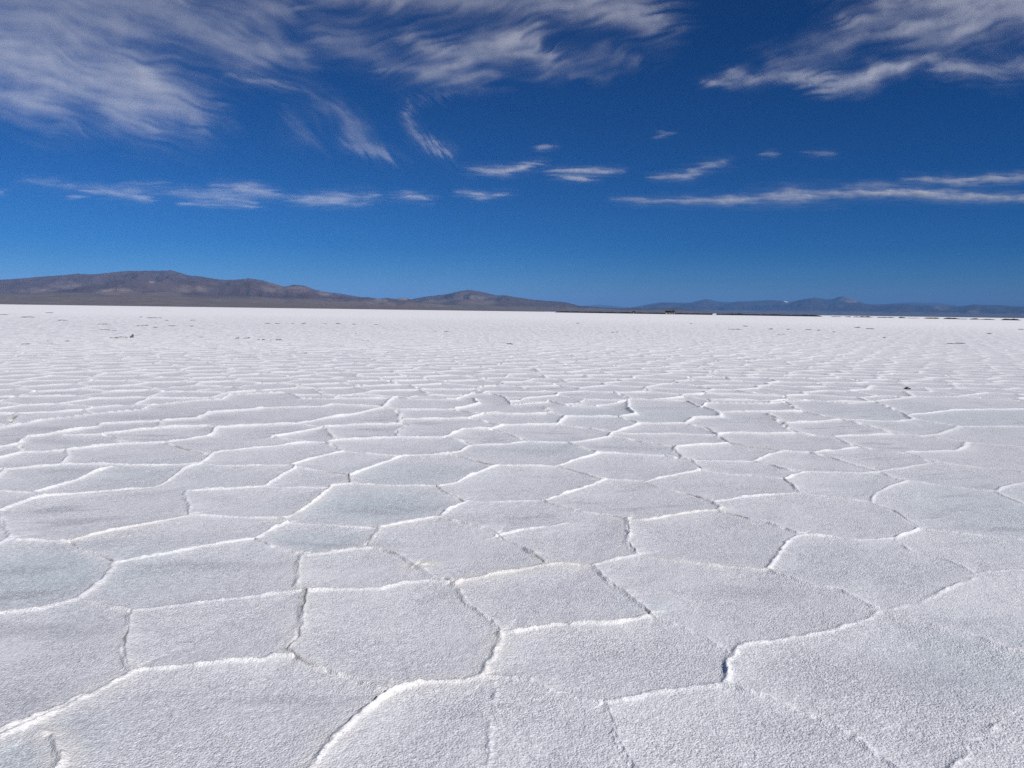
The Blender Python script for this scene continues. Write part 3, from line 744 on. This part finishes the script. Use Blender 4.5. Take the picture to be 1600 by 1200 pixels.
def build_cloud(idx, label, streaky, margin, alt, strokes):
    pts = [p for s in strokes for p in s[0]]
    rmax = max(s[1] for s in strokes)
    mg = rmax * 2.6 + 6
    x0 = min(p[0] for p in pts) - mg; x1 = max(p[0] for p in pts) + mg
    y0 = min(p[1] for p in pts) - mg; y1 = min(max(p[1] for p in pts) + mg, 400)
    stp = 2.2 if rmax > 12 else 1.4
    gx = np.arange(x0, x1, stp); gy = np.arange(y0, y1, stp if rmax > 12 else 1.0)
    GX, GY = np.meshgrid(gx, gy)
    sd = 500 + idx * 40
    tilt = {0: 0.30, 1: -0.25, 2: -0.30, 3: -0.1, 4: 0.2, 5: 0.75, 6: 0.9}.get(idx, 0.0)
    big = rmax > 12
    ca, sa = math.cos(tilt), math.sin(tilt)
    # drift coordinates: l runs along the fibres, c across them; both gently bent
    bx_ = GX + 30 * fbm(GX / 210, GY / 150, sd + 4, 3); by_ = GY + (26 if big else 4) * fbm(GX / 190 + 3, GY / 120, sd + 5, 3)
    lx = bx_ * ca + by_ * sa; ly = -bx_ * sa + by_ * ca
    # combing: every strand is pulled its own length along the drift
    w1, w2 = (13.0, 4.2) if big else (4.5, 1.6)
    pull = (34 if big else 20) * fbm(lx / (w1 * 22), ly / w1, sd + 1, 3, 0.6) + (11 if big else 8) * fbm(lx / (w2 * 26), ly / w2, sd + 2, 3, 0.6)
    side = (13 if big else 2.4) * fbm(GX / (70 if big else 34), GY / (50 if big else 9), sd + 3, 4)
    qx = GX + pull * ca - side * sa; qy = GY + pull * sa + side * ca
    wide = np.zeros(GX.shape); shp = np.zeros(GX.shape); pk = np.zeros(GX.shape); wsum = np.full(GX.shape, 1e-6)
    for line, r, d in strokes:
        best = np.zeros(GX.shape); dlast = np.full(GX.shape, 1e3)
        for k in range(len(line) - 1):
            (ax, ay), (bx, by) = line[k], line[k + 1]
            ex, ey = bx - ax, by - ay
            t = np.clip(((qx - ax) * ex + (qy - ay) * ey) / (ex * ex + ey * ey + 1e-6), 0, 1)
            dd = np.hypot(qx - ax - t * ex, qy - ay - t * ey)
            dlast = np.minimum(dlast, dd)
            g = (k + t) / max(len(line) - 1, 1)
            lo = 0.45 if big else 0.12
            taper = lo + (1 - lo) * np.sin(np.pi * np.clip(0.04 + 0.92 * g, 0, 1)) ** 0.8
            best = np.maximum(best, np.exp(-(dd / ((1.2 if big else 0.95) * r * taper)) ** 1.4) * (0.35 + 0.65 * taper))
        wide = 1 - (1 - wide) * (1 - np.exp(-(dlast / (1.6 * r)) ** 2))
        shp = 1 - (1 - shp) * (1 - best)
        pk += d * best; wsum += best
    pk = pk / wsum
    # fibres: noise stretched along the drift
    if big:
        fib = fbm(lx / 170, ly / 13, sd + 6, 5, 0.6)
        blot = fbm(GX / 90, GY / 55, sd + 7, 5, 0.5)
    else:
        fib = fbm(lx / 46, ly / 3.0, sd + 6, 4, 0.6)
        blot = fbm(GX / 34, GY / 9, sd + 7, 3, 0.5)
    nz = (0.48 if big else 0.6) * fib + (0.62 if big else 0.5) * blot
    soft = np.clip(shp * 1.15 + 0.30 * nz * np.clip(shp * 3, 0, 1) - 0.05, 0, 1)
    dens = pk * (0.75 * soft ** 1.8 + 0.25 * soft) * np.clip(1 + 0.85 * nz, 0.1, 1.7)
    veil = np.clip(wide, 0, 1) * np.clip(0.55 + 1.1 * fib, 0, 1.5)
    dens = dens * (0.63 if big else 0.76) + (0.07 if big else 0.08) * veil * np.clip(pk * 2, 0, 1)
    dens = np.clip(dens, 0, 0.93)
    dens = np.where(GY > 330, 0, dens)
    edge = np.minimum(np.minimum(GX - x0, x1 - GX), GY - y0) / 12
    dens = dens * np.clip(edge, 0, 1)
    d = ray(GX, GY)
    t = (alt - EYE) / d[..., 2]
    Pb = np.stack([d[..., 0] * t, d[..., 1] * t, np.full(GX.shape, float(alt))], -1)
    Pb[..., 2] += 25 * blot
    Pt = Pb.copy(); Pt[..., 2] += 20 + 60 * dens
    per = 1 - np.sqrt(1 - dens)
    nr, nc = GX.shape
    ii = np.arange(nr * nc, dtype=np.int32).reshape(nr, nc)
    mx = np.maximum(np.maximum(dens[:-1, :-1], dens[1:, :-1]), np.maximum(dens[:-1, 1:], dens[1:, 1:]))
    keep = mx > 0.006
    q = np.stack([ii[:-1, :-1], ii[:-1, 1:], ii[1:, 1:], ii[1:, :-1]], -1)[keep]
    N = nr * nc
    q2 = q[:, ::-1] + N
    V = np.concatenate([Pb.reshape(-1, 3), Pt.reshape(-1, 3)])
    den = np.concatenate([per.reshape(-1), per.reshape(-1)])
    used = np.zeros(2 * N, bool); used[q.reshape(-1)] = True; used[q2.reshape(-1)] = True
    remap = np.cumsum(used) - 1
    me = raw_mesh("cloud", V[used], remap[np.concatenate([q, q2])])
    at = me.attributes.new("cloud_amount", 'FLOAT', 'POINT')
    at.data.foreach_set('value', den[used].astype(np.float32))
    return link("cloud", me, M_CLOUD, label=label, category="cloud", group="cirrus clouds")

for i, (lab, stk, mgn, alt, strokes) in enumerate(CLOUDS):
    build_cloud(i, lab, stk, mgn, alt + 35 * i, strokes)

# ================================================================== FAR BANK, MOUNDS, CLODS
def plain_mat(name, c1, c2, scale, rough=0.9):
    m, n, out = new_mat(name)
    nb = NB(n)
    geo = nb.node('ShaderNodeNewGeometry')
    c = nb.mix(nb.ramp(nb.noise(geo.outputs['Position'], scale, 4.0, 0.6), 0.35, 0.65), c1, c2)
    bs = nb.node('ShaderNodeBsdfPrincipled')
    nb.link(c, bs.inputs['Base Color']); bs.inputs['Roughness'].default_value = rough
    bs.inputs['Specular IOR Level'].default_value = 0.2
    nb.link(bs.outputs[0], out.inputs['Surface'])
    return m

M_MUD = plain_mat("dark_mud", (0.022, 0.02, 0.022), (0.05, 0.043, 0.042), 0.6)
M_CLOD = plain_mat("grey_mud", (0.045, 0.038, 0.038), (0.30, 0.28, 0.27), 16.0)

def berm(name, pts, width, hfun, mat, seed, nlen, **props):
    """a lumpy low bank of earth along a line of ground points (rounded cross-section)"""
    pts = np.array(pts, float)
    seg = np.hypot(*(pts[1:] - pts[:-1]).T)
    cum = np.concatenate([[0], np.cumsum(seg)])
    s = np.linspace(0, cum[-1], nlen)
    cx = np.interp(s, cum, pts[:, 0]); cy = np.interp(s, cum, pts[:, 1])
    tx = np.gradient(cx); ty = np.gradient(cy); l = np.hypot(tx, ty); nx, ny = -ty / l, tx / l
    v = np.linspace(-1, 1, 11)
    h = hfun(s / cum[-1], s)
    Pm = np.zeros((nlen, 11, 3))
    for k, vv in enumerate(v):
        wv = width * (0.75 + 0.5 * np.clip(h / max(h.max(), 1e-6), 0, 1)) * vv * 0.5
        wob = 0.12 * width * fbm(s / (width * 0.9), s * 0 + vv * 3, seed + 1, 3)
        Pm[:, k, 0] = cx + nx * (wv + wob); Pm[:, k, 1] = cy + ny * (wv + wob)
        Pm[:, k, 2] = h * max(0.0, 1 - abs(vv) ** 2.2) * (1 + 0.35 * fbm(s / (width * 0.5), s * 0 + vv * 2.1, seed, 3)) - 0.06
    me = grid_mesh(name, Pm)
    o = link(name, me, mat, **props)
    return o

def far_pt(x, dist):
    d = ray(x, 486.0)
    k = dist / math.hypot(d[0], d[1])
    return (d[0] * k, d[1] * k)

xs = np.linspace(866, 1284, 60)
bank_pts = [far_pt(x, np.interp(x, [866, 960, 1100, 1284], [1500, 1250, 1120, 980])) for x in xs]
berm("mud_bank", bank_pts, 14.0,
     lambda u, s: smooth(0, 0.05, u) * (2.3 + 0.9 * fbm(s / 22, s * 0, 71, 4) + 0.5 * fbm(s / 5, s * 0, 73, 3)) * smooth(1.0, 0.985, u) * (1 - 0.25 * u),
     M_MUD, 70, 500, label="long low dark mud bank along the far edge of the salt", category="bank", kind='structure')

MOUNDS = [(1297.5,1316,990),(1321,1329.5,960),(1332.5,1365,930),(1369.5,1399.5,880),(1405.5,1414.5,830),(1417,1437,810),(1444,1469,760),(1474,1502,720),(1504.5,1509,700),(1517,1527.5,680),(1531,1556,660),(1565,1596,630)]
MLAB = ["dark mud mound nearest the end of the long dark bank", "short dark mud mound second in the row from the long bank", "long level dark mud mound third in the row from the bank",
        "long uneven dark mud mound fourth in the row from the bank", "small dark mud mound between two longer ones, fifth from the bank", "thin faint dark mud mound sixth in the row from the bank",
        "thick humped dark mud mound under the pale blue mountains", "long tapering dark mud mound right of the thick humped one", "tiniest dark mud mound of the row, a mere dot",
        "short even dark mud mound just right of the tiniest one", "dark mud mound with two humps and a dip between them", "longest nearest dark mud mound at the right edge"]
for i, (xa, xb, dist) in enumerate(MOUNDS):
    pa, pb = far_pt(xa, dist), far_pt(xb, dist - 5)
    Lm = math.hypot(pb[0] - pa[0], pb[1] - pa[1])
    hm = 1.05 + 0.25 * ((i * 37) % 5 - 2) / 2 + (0.25 if i in (6, 11) else 0) - (0.3 if i in (5, 8) else 0)
    sd = 700 + i * 13
    berm("mud_mound", [pa, ((pa[0] + pb[0]) / 2, (pa[1] + pb[1]) / 2 + 1.0), pb], 5.0,
         lambda u, s, sd=sd, hm=hm: hm * np.clip(np.minimum(u, 1 - u) * 5, 0, 1) ** 0.7 * (0.75 + 0.4 * fbm(s / 4.5, s * 0, sd, 4)),
         M_MUD, sd, max(24, int(Lm * 3)), label=MLAB[i], category="mud mound", group="row of dark mud mounds at the far right")

def clod_mesh(seed, w, d, h, lumps):
    """one broken lump of mud and salt: a ragged dome with tilted plates, closed underneath"""
    r = random.Random(seed)
    bm = bmesh.new()
    bmesh.ops.create_icosphere(bm, subdivisions=3, radius=1.0)
    ox, oy = r.uniform(0, 50), r.uniform(0, 50)
    co = np.array([v.co[:] for v in bm.verts])
    n1 = fbm(co[:, 0] * 1.7 + ox, co[:, 1] * 1.7 + co[:, 2] * 1.3 + oy, seed, 4)
    n2 = fbm(co[:, 0] * 4.1 + oy, co[:, 1] * 4.1 - co[:, 2] * 2 + ox, seed + 5, 3)
    for v, a, b in zip(bm.verts, n1, n2):
        k = 1 + 0.45 * a + 0.22 * b
        v.co = Vector((v.co.x * k * w / 2, v.co.y * k * d / 2, max(v.co.z * (0.55 + 0.75 * a + 0.3 * b + 0.45) * h, -0.03)))
    me = bpy.data.meshes.new("mud_clod")
    bm.to_mesh(me); bm.free()
    return me

CL = [(5,492,12),(77,489,9),(43,496,12),(97,501,10),(155,507,5),(166,507,9),(163,516,14),(180,517.5,6),(220,496,4),(238,497,11),(250,497,4),(218,509.5,7),(228,509,8),(243,512,6),
      (270,509.5,11),(260,501,5),(301,501,5),(300,510,5),(178,529,10),(188,528,9),(196,528,6),(42,538.5,12),(75,534,4),(105,533.5,5),(293,526.5,5),(313,527.5,7),
      (372,529.5,6),(384,530,5),(389,529,4),(404,531.5,4),(412,531.5,4),(423,532.5,4),(436,532,8),(419,506,8),(434,506,8),(458,506,5),(475,506,7),(507,506.5,5),(528,506,7),(553,507,4),(587,507.5,6),
      (681,518.5,3),(698,518.5,8),(556,521.5,3),(567,533,4),(575,533,5),(796,538.5,9),(478,553,5),(903,505.5,4),(940,520.5,3),(957,520,4),(964,519.5,4),(1080,506,4),(1142,515,8),(1152,515,9),(1165,510,8),
      (1205,514.5,6),(1232,515,5),(1263,515.5,6),(1280,516.5,6),(1222,523.5,12),(1382,528.5,4),(1486,537.5,9),(1502,537,12),(1546,521.5,6),(1595,515,5),(1418,608,7),(1303,519,4),(1340,512,7),(1360,514,10)]
SPECIAL = {178: "longest dark mud clod at the left end of the clod row near the upright slab", 436: "darkest oval clod at the right end of a broken row on the salt", 796: "lone dark clod on a ridge below the lone purple hill",
           42: "lone long low clod on the salt at the far left", 1222: "flat wide clod lying below the end of the dark bank", 1546: "small lone black clod near the right edge of the flat", 1418: "nearest small dark clod lodged in a crack at right",
           1595: "tiny black clod at the very right edge of the flat", 163: "long thin flat clod above the upright slab to its left", 698: "dark clod pair member lying right of its tiny twin in mid flat", 478: "single small clod nearer than the broken row at left middle",
           5: "dark clod at the very left edge of the flat"}
protos = [clod_mesh(900 + i * 7, 1.0, 0.8, 0.5, 4) for i in range(7)]
for me in protos: me.materials.append(M_CLOD)
for i, (x, y, w) in enumerate(CL):
    g = ground(x, y)
    dist = float(np.hypot(g[0], g[1]))
    size = w * dist / F * 1.15
    hh = min(max(0.85 * dist / F, 0.03), 0.08) * (1.0 + 0.35 * ((i * 29) % 5) / 5)
    o = bpy.data.objects.new("mud_clod", protos[i % len(protos)])
    COL.objects.link(o)
    o.location = (g[0], g[1], 0.004)
    o.scale = (size, max(size * 0.7, 0.25), hh * 1.9)
    if x in (178, 188, 196, 372, 384, 389, 436, 796, 412): o.scale.z *= 1.7
    o.rotation_euler = (0, 0, random.uniform(-0.35, 0.35) - math.atan2(g[0], g[1]))
    o["label"] = SPECIAL.get(x, "small dark mud clod scattered on the white salt")
    o["category"] = "mud clod"
    o["group"] = "dark mud clods scattered over the far salt"

# the tilted slab that stands up beside the clods at left
g = ground(205, 528.2)
bm = bmesh.new()
outl = [(-0.07, 0.0), (0.03, 0.0), (0.085, 0.05), (0.12, 0.15), (0.07, 0.17), (0.03, 0.10), (-0.02, 0.085)]
f1 = [bm.verts.new((px, -0.03 - 0.2 * pz, pz)) for px, pz in outl]
f2 = [bm.verts.new((px + 0.01, 0.03 - 0.2 * pz, pz)) for px, pz in outl]
bm.faces.new(f1); bm.faces.new(f2[::-1])
for k in range(len(outl)):
    k2 = (k + 1) % len(outl)
    bm.faces.new((f1[k2], f1[k], f2[k], f2[k2]))
bmesh.ops.recalc_face_normals(bm, faces=bm.faces)
bmesh.ops.subdivide_edges(bm, edges=bm.edges, cuts=2, use_grid_fill=True)
for v in bm.verts: v.co += Vector((random.uniform(-.004, .004), random.uniform(-.004, .004), random.uniform(-.004, .004)))
me = bpy.data.meshes.new("crust_slab"); bm.to_mesh(me); bm.free()
o = link("crust_slab", me, M_CLOD, label="upright dark sliver of broken crust beside the clods at left", category="crust slab")
o.location = (g[0], g[1], 0.0); o.scale = (1.15, 1.15, 1.15)

# ================================================================== BUILDINGS AND VEHICLES AT THE FAR EDGE
M_ADOBE = plain_mat("pale_block_wall", (0.20, 0.185, 0.15), (0.30, 0.27, 0.22), 0.5)
M_ROOF = plain_mat("dark_roof", (0.018, 0.017, 0.018), (0.035, 0.03, 0.03), 0.8)
M_DARKWALL = plain_mat("dark_timber_and_shade", (0.03, 0.026, 0.025), (0.055, 0.045, 0.04), 1.2)  # dark timber; on the hall it also paints the shade of the opening
M_GLASS = plain_mat("dark_glass", (0.02, 0.022, 0.026), (0.03, 0.034, 0.04), 1.0, 0.15)
M_WHITE = plain_mat("white_paint", (0.74, 0.74, 0.73), (0.82, 0.82, 0.81), 2.0, 0.4)
M_BLACK = plain_mat("dark_paint", (0.015, 0.014, 0.018), (0.03, 0.028, 0.033), 2.0, 0.35)
M_TYRE = plain_mat("tyre_rubber", (0.015, 0.015, 0.015), (0.025, 0.025, 0.025), 5.0)
M_RIM = plain_mat("wheel_metal", (0.35, 0.35, 0.36), (0.45, 0.45, 0.46), 6.0, 0.35)

def boxes(name, items, mat, parent=None, bevel=0.0):
    bm = bmesh.new()
    for (x0, x1, y0, y1, z0, z1) in items:
        r = bmesh.ops.create_cube(bm, size=1.0)
        for v in r['verts']:
            v.co = Vector((x0 + (v.co.x + .5) * (x1 - x0), y0 + (v.co.y + .5) * (y1 - y0), z0 + (v.co.z + .5) * (z1 - z0)))
    if bevel: bmesh.ops.bevel(bm, geom=list(bm.edges), offset=bevel, segments=2, affect='EDGES', profile=0.6)
    me = bpy.data.meshes.new(name); bm.to_mesh(me); bm.free()
    return link(name, me, mat, parent)

def prism(name, prof, y0, y1, mat, parent=None, bevel=0.0):
    """profile in x,z swept along y"""
    bm = bmesh.new()
    a = [bm.verts.new((x, y0, z)) for x, z in prof]; b = [bm.verts.new((x, y1, z)) for x, z in prof]
    bm.faces.new(a); bm.faces.new(b[::-1])
    for k in range(len(prof)):
        k2 = (k + 1) % len(prof)
        bm.faces.new((a[k2], a[k], b[k], b[k2]))
    bmesh.ops.recalc_face_normals(bm, faces=bm.faces)
    if bevel: bmesh.ops.bevel(bm, geom=list(bm.edges), offset=bevel, segments=2, affect='EDGES', profile=0.6)
    me = bpy.data.meshes.new(name); bm.to_mesh(me); bm.free()
    return link(name, me, mat, parent)

def root(name, x, dist, label, cat, rz=0.0, group=None, z=0.0):
    p = far_pt(x, dist)
    o = bpy.data.objects.new(name, None); COL.objects.link(o)
    o.location = (p[0], p[1], z)
    o.rotation_euler = (0, 0, -math.atan2(p[0], p[1]) + rz)
    o["label"] = label; o["category"] = cat
    if group: o["group"] = group
    return o

PX1 = 1100.0 / F      # metres per photo pixel at the buildings
hall = root("hall", 1044.0, 1085, "flat roofed dark shelter on a pale base at the far edge of the salt", "building")
boxes("wall", [(-3.9, 3.9, -3.5, 3.5, 0, 2.2)], M_ADOBE, hall)
boxes("opening_shade", [(-3.7, 3.7, -3.3, 3.3, 2.2, 4.6)], M_DARKWALL, hall)  # solid dark box: shade of the open upper side put into its colour
boxes("roof", [(-4.3, 4.3, -4.2, 3.9, 4.6, 5.0)], M_ROOF, hall, 0.05)
boxes("door", [(-0.6, 0.6, -3.56, -3.5, 0, 2.1)], M_DARKWALL, hall)
for k in (-2.4, 2.4): boxes("window", [(k - .6, k + .6, -3.34, -3.3, 2.7, 4.0)], M_GLASS, hall)
for k in (-4.1, 4.1): boxes("post", [(k - .09, k + .09, -4.05, -3.87, 0, 4.6)], M_DARKWALL, hall)
house = root("house", 1051.6, 1085, "gabled dark house standing right against the flat roofed shelter", "building")
boxes("wall", [(-2.9, 2.9, -3, 3, 0, 3.0)], M_ADOBE, house)
prism("roof", [(-3.3, 2.9), (3.3, 2.9), (3.2, 3.5), (0.5, 5.6), (-0.5, 5.6), (-3.2, 3.5)], -3.4, 3.4, M_ROOF, house, 0.04)
boxes("door", [(0.4, 1.4, -3.06, -3.0, 0, 2.1)], M_DARKWALL, house)
boxes("window", [(-1.9, -0.7, -3.05, -3.0, 1.1, 2.2)], M_GLASS, house)
boxes("chimney", [(1.4, 1.9, 0.5, 1.0, 4.6, 6.0)], M_DARKWALL, house)
hut = root("hut", 990.5, 1200, "small dark hut left of the buildings on the far bank", "building")
boxes("wall", [(-2.3, 2.3, -2, 2, 0, 3.3)], M_DARKWALL, hut)
prism("roof", [(-2.6, 3.2), (2.6, 3.2), (2.6, 3.5), (-0.6, 4.2), (-2.6, 3.7)], -2.3, 2.3, M_ROOF, hut, 0.03)
boxes("door", [(-0.9, 0.2, -2.05, -2.0, 0, 2.1)], M_ADOBE, hut)
boxes("window", [(0.9, 1.7, -2.05, -2.0, 1.2, 2.1)], M_GLASS, hut)

def wheel(parent, x, y, r=0.36, w=0.24):
    def cyl(name, rr, hw, mat, par, off=0.0):
        bm = bmesh.new()
        bmesh.ops.create_cone(bm, cap_ends=True, segments=20, radius1=rr, radius2=rr, depth=hw)
        bmesh.ops.rotate(bm, cent=(0, 0, 0), matrix=Matrix.Rotation(math.pi / 2, 3, 'X'), verts=bm.verts)
        for v in bm.verts: v.co += Vector((x, y + off, r))
        me = bpy.data.meshes.new(name); bm.to_mesh(me); bm.free()
        return link(name, me, mat, par)
    t = cyl("wheel", r, w, M_TYRE, parent)
    cyl("rim", r * 0.6, w + 0.02, M_RIM, t)

def vehicle(name, x, dist, label, cat, paint, prof, glassprof, w, wheels, rz, group=None):
    v = root(name, x, dist, label, cat, rz, group)
    prism("body", prof, -w / 2, w / 2, paint, v, 0.06)
    prism("window", glassprof, -w / 2 - 0.012, w / 2 + 0.012, M_GLASS, v)
    for wx_ in wheels:
        for s in (-1, 1): wheel(v, wx_, s * (w / 2 - 0.06))
    for s in (-1, 1):
        boxes("headlight", [(prof[0][0] - 0.02, prof[0][0] + 0.05, s * (w / 2 - 0.35) - .12, s * (w / 2 - 0.35) + .12, 0.7, 0.9)], M_WHITE, v)
    return v
VAN = [(-2.5, .35), (2.5, .35), (2.52, 2.1), (2.4, 2.3), (-1.4, 2.3), (-2.0, 1.35), (-2.5, 1.15)]
VANG = [(-1.78, 1.38), (2.0, 1.38), (2.0, 2.0), (-1.45, 2.0)]
CAR = [(-2.2, .32), (2.2, .32), (2.25, .95), (1.9, 1.05), (1.35, 1.62), (-0.5, 1.66), (-1.15, 1.08), (-2.15, .9)]
CARG = [(-0.98, 1.08), (1.5, 1.08), (1.15, 1.5), (-0.42, 1.53)]
vehicle("parked_van", 1116.0, 1040, "small white van parked in front of the far dark bank", "van", M_WHITE, VAN, VANG, 1.9, (-1.6, 1.5), 0.3)
vehicle("parked_car", 1138.5, 1040, "dark car parked on the bank, left of a second dark one", "car", M_BLACK, [(a, b * 1.25) for a, b in CAR], [(a, b * 1.25) for a, b in CARG], 1.8, (-1.35, 1.35), 0.2, "dark cars parked at the far bank")
vehicle("parked_car", 1145.0, 1035, "dark car parked on the bank, right of a second dark one", "car", M_BLACK, [(a, b * 1.25) for a, b in CAR], [(a, b * 1.25) for a, b in CARG], 1.8, (-1.35, 1.35), 2.6, "dark cars parked at the far bank")

# ================================================================== HAZE
hz_me = bpy.data.meshes.new("haze")
bm = bmesh.new()
bmesh.ops.create_cube(bm, size=1.0)
for v in bm.verts:
    v.co = Vector((v.co.x * 240000.0, v.co.y * 240000.0, -1.5 + (v.co.z + 0.5) * 1760.0))
bm.to_mesh(hz_me); bm.free()
m, n, out = new_mat("thin_air")
pv = n.nodes.new('ShaderNodeVolumePrincipled')
pv.inputs['Color'].default_value = (0.215, 0.49, 1.0, 1)
pv.inputs['Density'].default_value = 2.2e-5
pv.inputs['Anisotropy'].default_value = -0.3
n.links.new(pv.outputs[0], out.inputs['Volume'])
link("haze", hz_me, m, kind='stuff', label="thin blue haze over the far hills", category="haze")
